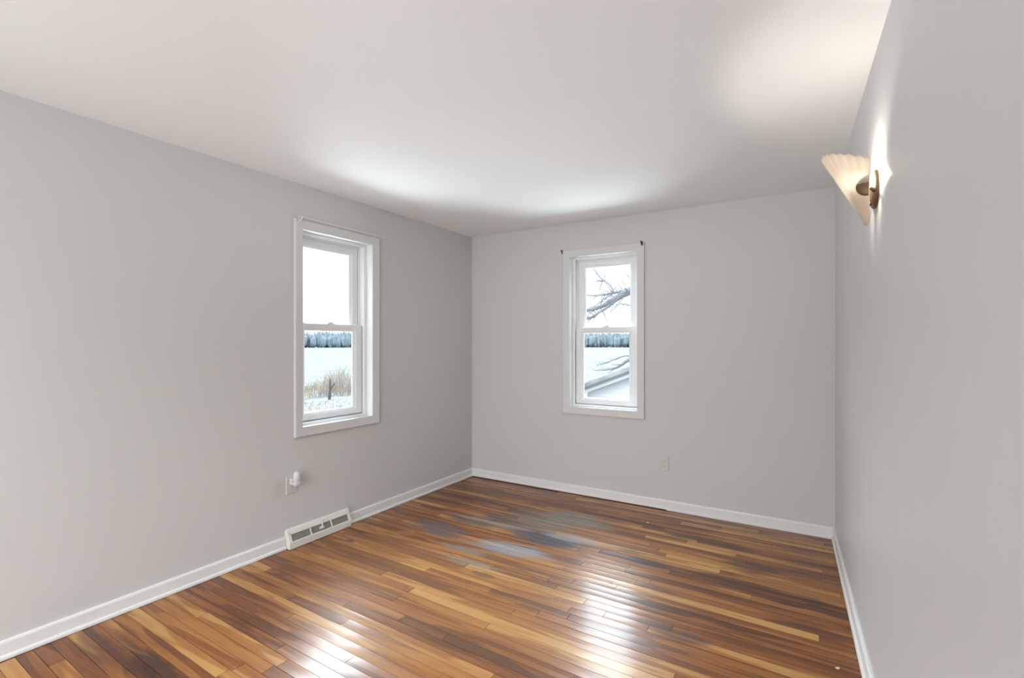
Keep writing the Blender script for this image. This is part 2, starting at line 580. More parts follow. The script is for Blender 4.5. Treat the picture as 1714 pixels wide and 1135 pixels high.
for r in range(-1, nrow):
    yc = -(r + 0.5) * ROWH
    sp = sorted([q for q in special if abs((q[2] - SK * 0.5 * (q[0] + q[1])) - yc) < ROWH / 2 + 1e-6])
    x = -0.1 - rnd.random() * 0.8
    segs = []
    XE = 3.5
    si = 0
    while x < XE:
        if si < len(sp) and x >= sp[si][0] - 0.02:
            q = sp[si]; si += 1
            if q[1] > x + 0.05:
                segs.append((x, q[1], q[3])); x = q[1]
            continue
        ln = rnd.choice((0.4, 0.7, 1.0, 1.3, 1.6, 2.0, 2.2)) * (0.8 + 0.4 * rnd.random())
        xe = x + ln
        if si < len(sp) and xe > sp[si][0]:
            xe = sp[si][0] if sp[si][0] > x + 0.03 else x + 0.03
        back = max(0.0, 1.0 + yc / 1.2)          # board tone darkens towards the far wall
        near = 0.07 if yc < -2.4 else 0.0           # shade put into the near strips' tone, offsetting the fill lamp
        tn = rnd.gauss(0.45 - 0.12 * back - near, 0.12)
        if rnd.random() < 0.14:
            tn += 0.27
        segs.append((x, xe, tn)); x = xe
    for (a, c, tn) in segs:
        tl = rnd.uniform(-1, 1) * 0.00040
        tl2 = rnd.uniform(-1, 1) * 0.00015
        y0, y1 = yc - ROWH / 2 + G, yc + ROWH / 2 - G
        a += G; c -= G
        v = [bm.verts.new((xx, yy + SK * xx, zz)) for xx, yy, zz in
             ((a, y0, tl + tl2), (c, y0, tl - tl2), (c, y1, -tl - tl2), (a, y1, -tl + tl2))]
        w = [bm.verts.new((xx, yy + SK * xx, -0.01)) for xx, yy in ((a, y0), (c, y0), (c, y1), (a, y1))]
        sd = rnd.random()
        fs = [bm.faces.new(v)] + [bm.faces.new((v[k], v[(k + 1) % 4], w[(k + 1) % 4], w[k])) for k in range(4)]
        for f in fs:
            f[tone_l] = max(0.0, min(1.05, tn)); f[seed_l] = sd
# subfloor under the joints
quad_box(bm, IDT, -0.02, 3.4, YR - TW, 0.02, -0.15, -0.004, 1)
structure(link('floor', bm, [M_FLOOR, M_FLOORBASE]))


# ------------------------------------------------------------------ baseboards with shoe moulding
def bb_prof(lift=0.0):
    h = 0.080
    return [(0, lift), (0.024, lift), (0.024, lift + 0.010), (0.021, lift + 0.016), (0.0145, lift + 0.019),
            (0.0145, h - 0.010), (0.012, h - 0.003), (0.007, h), (0, h)]


bm = bmesh.new()
extrude_profile(bm, bb_prof(0.002), (0, YR), (0, -2.092), (1, 0))
extrude_profile(bm, bb_prof(0.002), (0, -1.583), (0, 0.0), (1, 0))
structure(link('baseboard_left', bm, M_TRIM))
bm = bmesh.new()
extrude_profile(bm, bb_prof(0.007), (0.0, 0), (1.96, 0), (0, -1))
extrude_profile(bm, bb_prof(0.001), (1.96, 0), (rx(0), 0), (0, -1))
structure(link('baseboard_back', bm, M_TRIM))
bm = bmesh.new()
nR = (-1 / L_, -RK / L_)
extrude_profile(bm, bb_prof(0.002), (rx(0), 0), (rx(YR), YR), nR)
structure(link('baseboard_right', bm, M_TRIM))


# ------------------------------------------------------------------ windows
def window(n, T, c):
    root = structure(empty('window_%d' % n, T(c, 0, OPZ0)))
    inv = Matrix.Translation(-root.location)

    def part(name, bm, m, parent=root, **kw):
        if parent is root:
            bmesh.ops.transform(bm, matrix=inv, verts=bm.verts)
        else:
            bmesh.ops.transform(bm, matrix=inv, verts=bm.verts)
        return link(name, bm, m, parent, **kw)

    s0, s1 = c - OPW / 2, c + OPW / 2
    op = (s0, s1, OPZ0, OPZ1)
    ex = lambda r, e, ez=None: (r[0] - e, r[1] + e, r[2] - (e if ez is None else ez), r[3] + (e if ez is None else ez))
    # casing: picture-framed board, thicker at the outer edge
    bm = bmesh.new()
    ring(bm, T, ex(op, 0.058), ex(op, -0.004),
         [(0, 0), (0, -0.019), (0.05, -0.021), (0.22, -0.020), (0.75, -0.013), (0.93, -0.012), (1.0, -0.009), (1.0, 0)])
    part('casing', bm, M_CASING, smooth=35)
    # jamb liner
    bm = bmesh.new()
    ring(bm, T, ex(op, 0.0095), op, [(0, 0.0), (0, 0.062), (1, 0.062), (1, 0.0)])
    part('jamb', bm, M_TRIM)
    # vinyl frame with stepped tracks
    bm = bmesh.new()
    fi = ex(op, -0.050, -0.040)
    ring(bm, T, ex(op, 0.0095), fi,
         [(0, 0.063), (0.62, 0.063), (0.62, 0.073), (0.50, 0.076), (0.50, 0.088), (0.44, 0.090), (0.44, 0.119), (0.78, 0.119), (0.78, 0.124),
          (0.66, 0.126), (0.66, 0.158), (1.0, 0.158), (1.0, 0.178), (0, 0.178)])
    part('frame', bm, M_VINYL)
    zm0, zm1 = 1.447, 1.497
    gl0, gl1 = s0 + 0.098, s1 - 0.108
    # lower sash (inner track)
    for (outer, inner, d0, lock) in (
            ((s0 + 0.024, s1 - 0.024, OPZ0 + 0.026, zm1), (gl0, gl1, 0.862, zm0), 0.092, True),
            ((s0 + 0.036, s1 - 0.036, zm0, OPZ1 - 0.026), (gl0 + 0.006, gl1 - 0.004, zm1 + 0.002, 2.046), 0.128, False)):
        bm = bmesh.new()
        ring(bm, T, outer, inner,
             [(0, d0), (0.03, d0 - 0.001), (0.70, d0 - 0.001), (0.73, d0 + 0.003), (0.80, d0 + 0.003), (0.97, d0 + 0.011), (1, d0 + 0.013),
              (1, d0 + 0.022), (0.8, d0 + 0.027), (0, d0 + 0.027)])
        sash = part('sash', bm, M_VINYL)
        bm = bmesh.new()
        quad_box(bm, T, inner[0] - 0.002, inner[1] + 0.002, d0 + 0.015, d0 + 0.019, inner[2] - 0.002, inner[3] + 0.002)
        part('glass', bm, M_GLASS, sash)
        if lock:
            bm = bmesh.new()
            quad_box(bm, T, c - 0.032, c + 0.032, d0 + 0.001, d0 + 0.022, zm1 - 0.001, zm1 + 0.007)
            quad_box(bm, T, c - 0.014, c + 0.020, d0 + 0.004, d0 + 0.020, zm1 + 0.006, zm1 + 0.018)
            quad_box(bm, T, c - 0.030, c + 0.004, d0 + 0.001, d0 + 0.008, zm1 + 0.009, zm1 + 0.016)
            part('sash_lock', bm, M_VINYL, sash, bevel=0.002)
            for q in (s0 + 0.07, s1 - 0.07):
                bm = bmesh.new()
                quad_box(bm, T, q - 0.022, q + 0.022, d0 + 0.002, d0 + 0.018, zm1 - 0.001, zm1 + 0.005)
                part('tilt_latch', bm, M_VINYL, sash, bevel=0.0015)
            bm = bmesh.new()
            quad_box(bm, T, gl0 + 0.02, gl1 - 0.02, d0 - 0.007, d0, OPZ0 + 0.045, OPZ0 + 0.052)
            part('lift_rail', bm, M_VINYL, sash, bevel=0.002)
    return root


window(1, TL, LC)
window(2, TB, BC)


# ------------------------------------------------------------------ curtain hardware
def bracket(T, s, z, mat, label, off, group, parent=None):
    """small hooked wall bracket: plate, arm, upturned cup"""
    o = tag(empty('curtain_bracket', T(s, 0, z)), label, 'bracket', group)
    loc = Vector(T(s, 0, z))
    mk = lambda ds, dd, dz: tuple(Vector(T(s + ds, dd, z + dz)) - loc)
    bm = bmesh.new()
    quad_box(bm, mk, -0.006, 0.006, -off, -off - 0.002, -0.022, 0.014)
    link('mounting_plate', bm, mat, o, bevel=0.001)
    bm = bmesh.new()
    tube(bm, [mk(0, -off - 0.001, -0.018), mk(0, -off - 0.018, -0.010), mk(0, -off - 0.030, 0.0), mk(0, -off - 0.036, 0.012)],
         [0.0035, 0.004, 0.0045, 0.006], 8)
    link('hook', bm, mat, o, smooth=60)
    return o


bracket(TB, 1.026, 2.190, M_DARK, 'small dark curtain bracket on the wall by the corner-side top of the tree-view window', 0.0, 'dark curtain brackets')
bracket(TB, 1.763, 2.190, M_DARK, 'small dark curtain bracket screwed onto the top casing corner of the tree-view window', 0.0205, 'dark curtain brackets')
bracket(TL, -1.995, 2.196, M_RODW, 'small white curtain bracket at the near end of the thin curtain rod', 0.0205, 'white curtain brackets')
bracket(TL, -1.235, 2.196, M_RODW, 'small white curtain bracket on bare wall at the far end of the thin rod', 0.0, 'white curtain brackets')
# thin rod across the left window head, ends returned to the wall
bm = bmesh.new()
tube(bm, [TL(-2.005, -0.043, 2.206), TL(-1.6, -0.0430, 2.2055), TL(-1.222, -0.043, 2.206)], [0.0045] * 3, 10)
o = link('curtain_rod', bm, M_RODW, smooth=60)
tag(o, 'thin white curtain rod running across the top of the field-view window', 'curtain rod')


# ------------------------------------------------------------------ outlets
def outlet(T, s, z, label):
    root = tag(empty('wall_outlet', T(s, 0, z)), label, 'outlet', 'duplex wall outlets')
    loc = Vector(T(s, 0, z))
    mk = lambda ds, dd, dz: tuple(Vector(T(s + ds, dd, z + dz)) - loc)
    bm = bmesh.new()
    ring(bm, mk, (-0.036, 0.036, -0.058, 0.058), (-0.0330, 0.0330, -0.0550, 0.0550), [(0, 0), (0, -0.004), (0.6, -0.0058), (1, -0.0062), (1, 0)])
    quad_box(bm, mk, -0.0331, 0.0331, -0.0062, -0.001, -0.0551, 0.0551)
    link('cover_plate', bm, M_PLATE, root)
    for zc in (-0.0195, 0.0195):
        bm = bmesh.new()
        lathe(bm, [(0.0165, -0.0062), (0.0165, -0.0080), (0.0155, -0.0086)], (0, 0, 0), 'y', 24,
              lambda a, h, c_: mk(a, h, zc + max(-0.0135, min(0.0135, c_))))
        rec = link('receptacle', bm, M_PLATE, root)
        for (a, hh) in ((-0.0065, 0.0045), (0.0065, 0.0038)):
            bm = bmesh.new()
            quad_box(bm, mk, a - 0.0011, a + 0.0011, -0.0089, -0.0080, zc + 0.002 - hh, zc + 0.002 + hh)
            link('slot', bm, M_SLOT, rec)
    bm = bmesh.new()
    lathe(bm, [(0.0035, -0.0060), (0.0035, -0.0072), (0.002, -0.0078)], (0, 0, 0), 'y', 12, mk)
    link('screw', bm, M_RODW, root)
    return root


outlet(TL, -2.042, 0.410, 'wall outlet with a night light plugged into it, above the floor vent')
outlet(TB, 1.940, 0.373, 'bare wall outlet low on the wall below the tree-view window')

# night light plugged into the upper receptacle of the left outlet
nl = tag(empty('night_light', (0.009, -2.042, 0.438)), 'small plug-in night light with milky white dome, plugged into an outlet', 'night light')
bm = bmesh.new()
quad_box(bm, IDT, 0.0, 0.028, -0.018, 0.018, -0.022, 0.022)
link('plug_body', bm, M_NLBODY, nl, bevel=0.004)
bm = bmesh.new()
lathe(bm, [(0.004, -0.030), (0.016, -0.028), (0.024, -0.018), (0.0265, -0.006), (0.0262, 0.000), (0.024, 0.001), (0.022, -0.006), (0.010, -0.018)], (0.046, 0.004, 0.0), 'z', 28)
link('cup', bm, M_NLBODY, nl, smooth=50)
bm = bmesh.new()
lathe(bm, [(0.012, -0.014), (0.019, -0.006), (0.0215, 0.010), (0.0210, 0.034), (0.0195, 0.050), (0.0150, 0.062), (0.008, 0.069), (0.001, 0.071)], (0.046, 0.004, 0.0), 'z', 28)
link('dome', bm, M_NLSHADE, nl, smooth=60)

# ------------------------------------------------------------------ baseboard vent register
VY0, VY1 = -2.088, -1.587
vr = tag(empty('floor_vent', (0, (VY0 + VY1) / 2, 0)), 'cream metal floor vent register set into the baseboard below the night light', 'vent')
vy0, vy1 = VY0 - (VY0 + VY1) / 2, VY1 - (VY0 + VY1) / 2
body = [(0.0, 0.003), (0.056, 0.003), (0.058, 0.044), (0.026, 0.121), (0.021, 0.129), (0.013, 0.131), (0.011, 0.118), (0.0, 0.118)]


def prism(bm, prof, y0, y1):
    a = [bm.verts.new((x, y0, z)) for x, z in prof]
    c = [bm.verts.new((x, y1, z)) for x, z in prof]
    for k in range(len(prof)):
        bm.faces.new((a[k], a[(k + 1) % len(prof)], c[(k + 1) % len(prof)], c[k]))
    bm.faces.new(a); bm.faces.new(c)


def on_slope(t, off=0.0):
    """point on the sloped face: t=0 bottom lip, 1 top; off = outwards along its normal"""
    x = 0.058 + (0.026 - 0.058) * t; z = 0.044 + (0.121 - 0.044) * t
    n = Vector((0.077, 0.032)).normalized()
    return (x + n.x * off, z + n.y * off)


bm = bmesh.new()
prism(bm, body, vy0, vy0 + 0.010)
prism(bm, body, vy1 - 0.010, vy1)
# bottom lip and top strip
prism(bm, [(0.0, 0.003), (0.056, 0.003), (0.058, 0.044), on_slope(0.10), on_slope(0.10, -0.006), (0.050, 0.026), (0.048, 0.006), (0.0, 0.006)], vy0 + 0.010, vy1 - 0.010)
prism(bm, [on_slope(0.64), (0.026, 0.121), (0.021, 0.129), (0.013, 0.131), (0.011, 0.118), (0.0, 0.118), (0.0, 0.112), (0.016, 0.112), on_slope(0.64, -0.006)], vy0 + 0.010, vy1 - 0.010)
# rim around the grille face and the two dividers
for (a, c) in ((vy0 + 0.010, vy0 + 0.022), (vy1 - 0.022, vy1 - 0.010), (-0.088, -0.079), (0.079, 0.088)):
    prism(bm, [on_slope(0.0), on_slope(0.80), on_slope(0.80, -0.008), on_slope(0.0, -0.008)], a, c)
link('housing', bm, M_VENT, vr, bevel=0.0012)
bm = bmesh.new()
prism(bm, [(0.001, 0.008), (0.014, 0.008), (0.008, 0.111), (0.001, 0.111)], vy0 + 0.011, vy1 - 0.011)
link('back_plate', bm, M_VENTIN, vr)
bm = bmesh.new()
k = 0
y = vy0 + 0.026
while y < vy1 - 0.024:
    if not (-0.090 < y < -0.076 or 0.076 < y < 0.090):
        prism(bm, [on_slope(0.02, -0.004), on_slope(0.78, -0.004), on_slope(0.78, -0.016), on_slope(0.02, -0.016)], y, y + 0.0016)
    y += 0.0072
link('grille', bm, simple('vent_fins', (0.40, 0.40, 0.34), 0.5), vr)
# damper lever
bm = bmesh.new()
a1 = on_slope(0.30, 0.003); a2 = on_slope(0.74, 0.006); a3 = on_slope(0.92, 0.016)
tube(bm, [(a1[0], 0.0, a1[1]), (a2[0], 0.012, a2[1]), (a3[0], 0.018, a3[1])], [0.0045, 0.005, 0.0055], 8)
b1 = on_slope(0.34, 0.001)
quad_box(bm, IDT, b1[0] - 0.008, b1[0] + 0.004, -0.016, 0.020, b1[1] - 0.008, b1[1] + 0.006)
link('damper_lever', bm, M_VENT, vr, bevel=0.001)

# ------------------------------------------------------------------ wall sconce
SY = -1.81
SZ = 1.926
S_X = rx(SY)
sc = empty('wall_sconce', (S_X, SY, SZ))
tag(sc, 'lit wall sconce with a frosted fan-shaped glass shade on a bronze plate', 'wall lamp')
# local frame: n into the room, t along the wall (towards the camera is -t)
nv = Vector((nR[0], nR[1], 0)); tv = Vector((-RK / L_, 1 / L_, 0))


def SL(t, n, z):
    p = tv * t + nv * n
    return (p.x, p.y, z)


bm = bmesh.new()
lathe(bm, [(0.070, 0.0), (0.071, 0.006), (0.066, 0.013), (0.050, 0.019), (0.030, 0.022), (0.001, 0.023)], (0, 0, 0), 'y', 40, SL)
link('back_plate', bm, M_BRONZE, sc, smooth=50)
# socket arm
bm = bmesh.new()
tube(bm, [SL(0, 0.015, -0.050), SL(0, 0.034, -0.054), SL(-0.02, 0.052, -0.030), SL(-0.03, 0.054, 0.014)], [0.009, 0.009, 0.011, 0.012], 14)
link('socket', bm, M_BRONZE, sc, smooth=50)
bm = bmesh.new()
lathe(bm, [(0.007, 0.014), (0.008, 0.018), (0.013, 0.030), (0.016, 0.042), (0.013, 0.053), (0.008, 0.059), (0.001, 0.061)], (-0.03, 0.056, 0), 'z', 20, SL)
link('bulb', bm, M_BULB, sc, smooth=60)
# fan-shaped glass: half cone opening upwards, scalloped rim
bm = bmesh.new()
NU, NV_ = 168, 26


def shade_pt(u, s):
    """u -1..1 across the fan, s 0..1 bottom to rim"""
    a = u * PI / 2
    cx_, sx_ = math.cos(a), math.sin(a)
    w = 0.040 + 0.080 * s
    d = 0.008 + 0.129 * s
    n0 = 0.025 + 0.010 * s
    rib = math.cos(u * PI * 14)
    amp = 0.0042 * max(0.0, (s - 0.62) / 0.38) ** 1.2
    w += amp * rib; d += amp * rib
    top = 0.085 + 0.062 * (abs(cx_) ** 1.1) + 0.0022 * rib
    rnd_edge = 0.0
    if s > 0.92:
        rnd_edge = 0.010 * ((s - 0.92) / 0.08) ** 2
    zz = -0.122 + (top + 0.122) * s
    return SL(sx_ * w, n0 + d * max(cx_, 0.0) - rnd_edge * max(cx_, 0.0) * 0.3, zz)


gr = [[bm.verts.new(shade_pt(-1 + 2 * i / NU, j / NV_)) for i in range(NU + 1)] for j in range(NV_ + 1)]
for j in range(NV_):
    for i in range(NU):
        bm.faces.new((gr[j][i], gr[j][i + 1], gr[j + 1][i + 1], gr[j + 1][i]))
bm.faces.new(gr[0])
sh = link('glass_shade', bm, M_SHADE, sc, smooth=70)
md = sh.modifiers.new('thickness', 'SOLIDIFY'); md.thickness = 0.004; md.offset = 0
# bronze side clips that hold the glass
for sg in (-1, 1):
    bm = bmesh.new()
    lathe(bm, [(0.036, -0.004), (0.0360, 0.002), (0.032, 0.006), (0.021, 0.009), (0.001, 0.0100)], (0, 0, 0), 'z', 26,
          lambda a, c_, h: SL(sg * (0.086 + 0.7 * h - 0.35 * max(0.0, a)), 0.034 + max(0.0, a), -0.004 + c_))
    link('clip', bm, M_BRONZE, sc, smooth=50)
    bm = bmesh.new()
    tube(bm, [SL(sg * 0.045, 0.012, -0.010), SL(sg * 0.075, 0.018, -0.022), SL(sg * 0.090, 0.026, -0.018)], [0.007, 0.006, 0.006], 10)
    link('clip_arm', bm, M_BRONZE, sc, smooth=50)

# ------------------------------------------------------------------ paint flecks on the floor
for (x, y, r_, lab) in ((3.059, -1.608, 0.013, 'white paint fleck on the floor close to the wall with the sconce'),
                        (1.909, -0.371, 0.009, 'tiny white paint fleck on the floor near the back baseboard')):
    bm = bmesh.new()
    q = random.Random(int(x * 100))
    ang = sorted(q.random() * 2 * PI for _ in range(9))
    lo = [bm.verts.new((math.cos(a) * r_ * q.uniform(0.6, 1.1), math.sin(a) * r_ * q.uniform(0.4, 0.7), 0.0)) for a in ang]
    hi = [bm.verts.new((v.co.x * 0.8, v.co.y * 0.8, 0.0018 + 0.0012 * q.random())) for v in lo]
    bm.faces.new(lo); bm.faces.new(hi)
    for k in range(9):
        bm.faces.new((lo[k], lo[(k + 1) % 9], hi[(k + 1) % 9], hi[k]))
    o = link('paint_fleck', bm, M_CHIP)
    o.location = (x, y, 0.0004)
    tag(o, lab, 'paint fleck', 'paint flecks on the floor')

# ------------------------------------------------------------------ outdoors
ZG = -2.60


def snow_mat():
    m, nt, b, out = new_mat('field_snow')
    N, L = nt.nodes, nt.links
    tc = N.new('ShaderNodeTexCoord')
    mp = N.new('ShaderNodeMapping'); mp.inputs['Scale'].default_value = (0.10, 0.10, 1); mp.inputs['Rotation'].default_value = (0, 0, 0.65)
    L.new(tc.outputs['Object'], mp.inputs['Vector'])
    mp2 = N.new('ShaderNodeMapping'); mp2.inputs['Scale'].default_value = (1.0, 0.12, 1); mp2.inputs['Rotation'].default_value = (0, 0, -0.72)
    L.new(tc.outputs['Object'], mp2.inputs['Vector'])
    n1 = N.new('ShaderNodeTexNoise'); n1.inputs['Scale'].default_value = 0.9; n1.inputs['Detail'].default_value = 6
    L.new(mp2.outputs[0], n1.inputs['Vector'])
    n2 = N.new('ShaderNodeTexNoise'); n2.inputs['Scale'].default_value = 2.2; n2.inputs['Detail'].default_value = 4
    L.new(tc.outputs['Object'], n2.inputs['Vector'])
    ad = N.new('ShaderNodeMath'); ad.operation = 'MULTIPLY_ADD'; ad.inputs[1].default_value = 0.5
    L.new(n2.outputs['Fac'], ad.inputs[0]); L.new(n1.outputs['Fac'], ad.inputs[2])
    rp = N.new('ShaderNodeValToRGB')
    rp.color_ramp.elements[0].position = 0.60; rp.color_ramp.elements[0].color = (0.155, 0.175, 0.18, 1)
    rp.color_ramp.elements[1].position = 0.78; rp.color_ramp.elements[1].color = (0.245, 0.275, 0.28, 1)
    L.new(ad.outputs[0], rp.inputs[0])
    L.new(rp.outputs[0], b.inputs['Base Color'])
    b.inputs['Roughness'].default_value = 0.9
    b.inputs['Specular IOR Level'].default_value = 0.1
    return m


M_SNOW = snow_mat()
bm = bmesh.new()
bmesh.ops.create_grid(bm, x_segments=8, y_segments=8, size=900)
o = link('ground', bm, M_SNOW)
o.location = (0, 0, ZG)
structure(o)

# far tree line, distance haze painted into its base colour
rt = random.Random(5)
bm = bmesh.new()
for k in range(3000):
    az = math.radians(-80 + 84 * k / 2999 + rt.uniform(-0.1, 0.1))
    R_ = 468 + rt.uniform(-12, 22)
    cx_, cy_ = CAM[0] + R_ * math.sin(az), CAM[1] + R_ * math.cos(az)
    h = rt.uniform(10, 12) if k % 3 else rt.uniform(12, 15.5); w = rt.uniform(1.8, 3.4) if k % 3 else rt.uniform(0.8, 1.7)
    mat = Matrix.Translation((cx_, cy_, ZG + h * 0.5)) @ Matrix.Rotation(rt.random() * 6.3, 4, 'Z') @ Matrix.Diagonal((w, w, h * 0.5, 1))
    res = bmesh.ops.create_icosphere(bm, subdivisions=1, radius=1.0, matrix=mat)
    for v in res['verts']:
        v.co += Vector((rt.uniform(-0.6, 0.6), rt.uniform(-0.6, 0.6), rt.uniform(-1.3, 1.3)))
o = link('treeline', bm, simple('distant_trees', (0.20, 0.255, 0.29), 0.95, 0.0, bscale=0.12, var=0.18))
tag(o, 'distant blue-grey tree line along the far edge of the snowy field', 'tree line', kind='stuff')

# dry scrub across the near edge of the field
bm = bmesh.new()
dirc = Vector((-0.79, 0.61, 0)); perp = Vector((0.61, 0.79, 0))
base = Vector((CAM[0], CAM[1], 0))
for k in range(2600):
    d = rt.uniform(38.2, 47); q = rt.uniform(-11, 9)
    p = base + dirc * d + perp * q; p.z = ZG
    h = rt.uniform(0.5, 2.0) * (0.75 + 0.35 * math.sin(q * 1.3))
    lean = Vector((rt.uniform(-0.5, 0.5), rt.uniform(-0.5, 0.5), 0)) * h
    r_ = rt.uniform(0.012, 0.032)
    tube(bm, [p, p + lean * 0.4 + Vector((0, 0, h * 0.6)), p + lean + Vector((0, 0, h))], [r_, r_ * 0.8, r_ * 0.3], 3, cap=False)
for k in range(900):
    d = rt.uniform(24, 35); q = rt.uniform(-9, 7)
    p = base + dirc * d + perp * q; p.z = ZG
    h = rt.uniform(0.08, 0.28)
    lean = Vector((rt.uniform(-0.6, 0.6), rt.uniform(-0.6, 0.6), 0)) * h
    tube(bm, [p, p + lean + Vector((0, 0, h))], [0.03, 0.008], 3, cap=False)
mscrub, nt, b, _ = new_mat('dry_scrub')
tcn = nt.nodes.new('ShaderNodeTexCoord'); nzn = nt.nodes.new('ShaderNodeTexNoise'); nzn.inputs['Scale'].default_value = 0.9
nzn.inputs['Detail'].default_value = 4
rpn = nt.nodes.new('ShaderNodeValToRGB')
rpn.color_ramp.elements[0].position = 0.35; rpn.color_ramp.elements[0].color = (0.20, 0.21, 0.23, 1)
rpn.color_ramp.elements[1].position = 0.62; rpn.color_ramp.elements[1].color = (0.40, 0.32, 0.22, 1)
nt.links.new(tcn.outputs['Object'], nzn.inputs['Vector']); nt.links.new(nzn.outputs['Fac'], rpn.inputs[0]); nt.links.new(rpn.outputs[0], b.inputs['Base Color'])
b.inputs['Roughness'].default_value = 0.9
o = link('dry_scrub', bm, mscrub)
tag(o, 'dry tan and grey scrub standing in snow at the near edge of the field', 'scrub', kind='stuff')

# bare fence-post-like stump among the scrub
bm = bmesh.new()
ps = base + dirc * 36.6 + perp * 0.25; ps.z = ZG
tube(bm, [(0, 0, 0), (0.05, 0.02, 0.7), (0.02, 0.05, 1.45)], [0.11, 0.085, 0.04], 8)
tube(bm, [(0.04, 0.02, 0.7), (0.3, 0.25, 1.15)], [0.07, 0.03], 6)
o = link('tree_stump', bm, simple('stump_bark', (0.10, 0.085, 0.075), 0.9, 0.1, bscale=9, var=0.3), smooth=60)
o.location = ps
tag(o, 'dark broken stump standing among the dry scrub', 'stump')

# white lap-sided shed with snow on the roof
SHY = 7.0
ex0, ex1, ez = -1.92, 2.2, 0.18        # eaves
rxm, rz = (ex0 + ex1) / 2, 0.18 + 0.39 * (ex1 - ex0) / 2
shed = tag(empty('shed', (rxm, SHY, ZG)), 'white lap-sided shed with a snow-covered gable roof outside the window', 'shed')
loc = Vector((rxm, SHY, ZG))
SHD = 5.0
bm = bmesh.new()
for yy in (SHY + 0.25, SHY + SHD - 0.25):
    z = ZG
    while z < rz - 0.14:
        z2 = z + 0.115
        zz = min(z2, rz - 0.12)
        half = lambda q: (rxm - ex0 - 0.16) if q <= ez else max(0.02, (rz - q) / 0.39 - 0.16)
        sgn = -1 if yy < SHY + 2 else 1
        a = [(rxm - half(z), yy + sgn * 0.012, z), (rxm + half(z), yy + sgn * 0.012, z), (rxm + half(zz), yy, zz), (rxm - half(zz), yy, zz)]
        bk = [(p[0], yy - sgn * 0.05, p[2]) for p in a]
        va = [bm.verts.new(Vector(p) - loc) for p in a]; vb = [bm.verts.new(Vector(p) - loc) for p in bk]
        bm.faces.new(va); bm.faces.new(vb)
        for k in range(4):
            bm.faces.new((va[k], va[(k + 1) % 4], vb[(k + 1) % 4], vb[k]))
        z = z2
M_SIDING = simple('shed_siding', (0.46, 0.47, 0.49), 0.6, 0.3, bscale=3, var=0.04)
off = lambda s, d, z: tuple(Vector((s, d, z)) - loc)
for s_ in (ex0 + 0.16, ex1 - 0.21):
    quad_box(bm, off, s_, s_ + 0.05, SHY + 0.25, SHY + SHD - 0.25, ZG, ez)
link('siding', bm, M_SIDING, shed)


def roof_slab(z_lo, z_hi, y0, y1, over):
    bm = bmesh.new()
    for sg in (-1, 1):
        xe = rxm + sg * (ex1 - rxm + over); zr = rz; ze = rz - 0.39 * (ex1 - rxm + over)
        p = [(rxm, zr), (xe, ze)]
        a = [off(rxm, y0, zr + z_lo), off(xe, y0, ze + z_lo), off(xe, y0, ze + z_hi), off(rxm, y0, zr + z_hi)]
        c = [(q[0], q[1] + (y1 - y0), q[2]) for q in a]
        va = [bm.verts.new(q) for q in a]; vb = [bm.verts.new(q) for q in c]
        bm.faces.new(va); bm.faces.new(vb)
        for k in range(4):
            bm.faces.new((va[k], va[(k + 1) % 4], vb[(k + 1) % 4], vb[k]))
    return bm


link('roof', roof_slab(-0.03, 0.03, SHY, SHY + SHD, 0.12), simple('shed_roof', (0.10, 0.10, 0.11), 0.8), shed)
link('rake_board', roof_slab(-0.12, -0.031, SHY + 0.02, SHY + 0.05, 0.08), simple('shed_trim', (0.30, 0.31, 0.32), 0.6), shed)
link('snow_cover', roof_slab(0.031, 0.13, SHY + 0.02, SHY + SHD - 0.02, 0.10), M_SNOW, shed)

# bare tree reaching in from the side
tree = tag(empty('bare_tree', (3.0, 8.3, ZG)), 'bare winter tree with dark spreading limbs outside the window, over the shed', 'tree')
tloc = Vector((3.0, 8.3, ZG))
M_BARK = simple('tree_bark', (0.20, 0.215, 0.24), 0.95, 0.05, bscale=14, var=0.35)
rb = random.Random(3)
P = lambda *a: Vector(a) - tloc


def resample(pts, n=4):
    out = []
    for a, c in zip(pts, pts[1:]):
        for k in range(n):
            out.append(a.lerp(c, k / n))
    out.append(pts[-1])
    return out


def branch(bm, pts, r0, r1, twigs=0, tl=0.5):
    pts = resample([P(*p) for p in pts], 3)
    n = len(pts)
    for k in range(1, n - 1):
        pts[k] += Vector((rb.uniform(-1, 1), rb.uniform(-1, 1), rb.uniform(-1, 1))) * 0.012
    rad = [r0 + (r1 - r0) * k / (n - 1) for k in range(n)]
    tube(bm, pts, rad, 7)
    for _ in range(twigs):
        k = rb.randrange(1, n)
        d = (pts[k] - pts[k - 1]).normalized()
        q = pts[k]
        l = tl * rb.uniform(0.4, 1.0)
        d2 = (d + Vector((rb.uniform(-1, 1), rb.uniform(-1, 1), rb.uniform(-0.8, 1.0)))).normalized()
        tp = [q]
        for _s in range(4):
            d2 = (d2 + Vector((rb.uniform(-1, 1), rb.uniform(-1, 1), rb.uniform(-0.8, 0.9))) * 0.35).normalized()
            tp.append(tp[-1] + d2 * l / 4)
        rr = min(rad[k] * 0.5, 0.016)
        tube(bm, tp, [rr, rr * 0.85, rr * 0.7, rr * 0.5, rr * 0.3], 5)


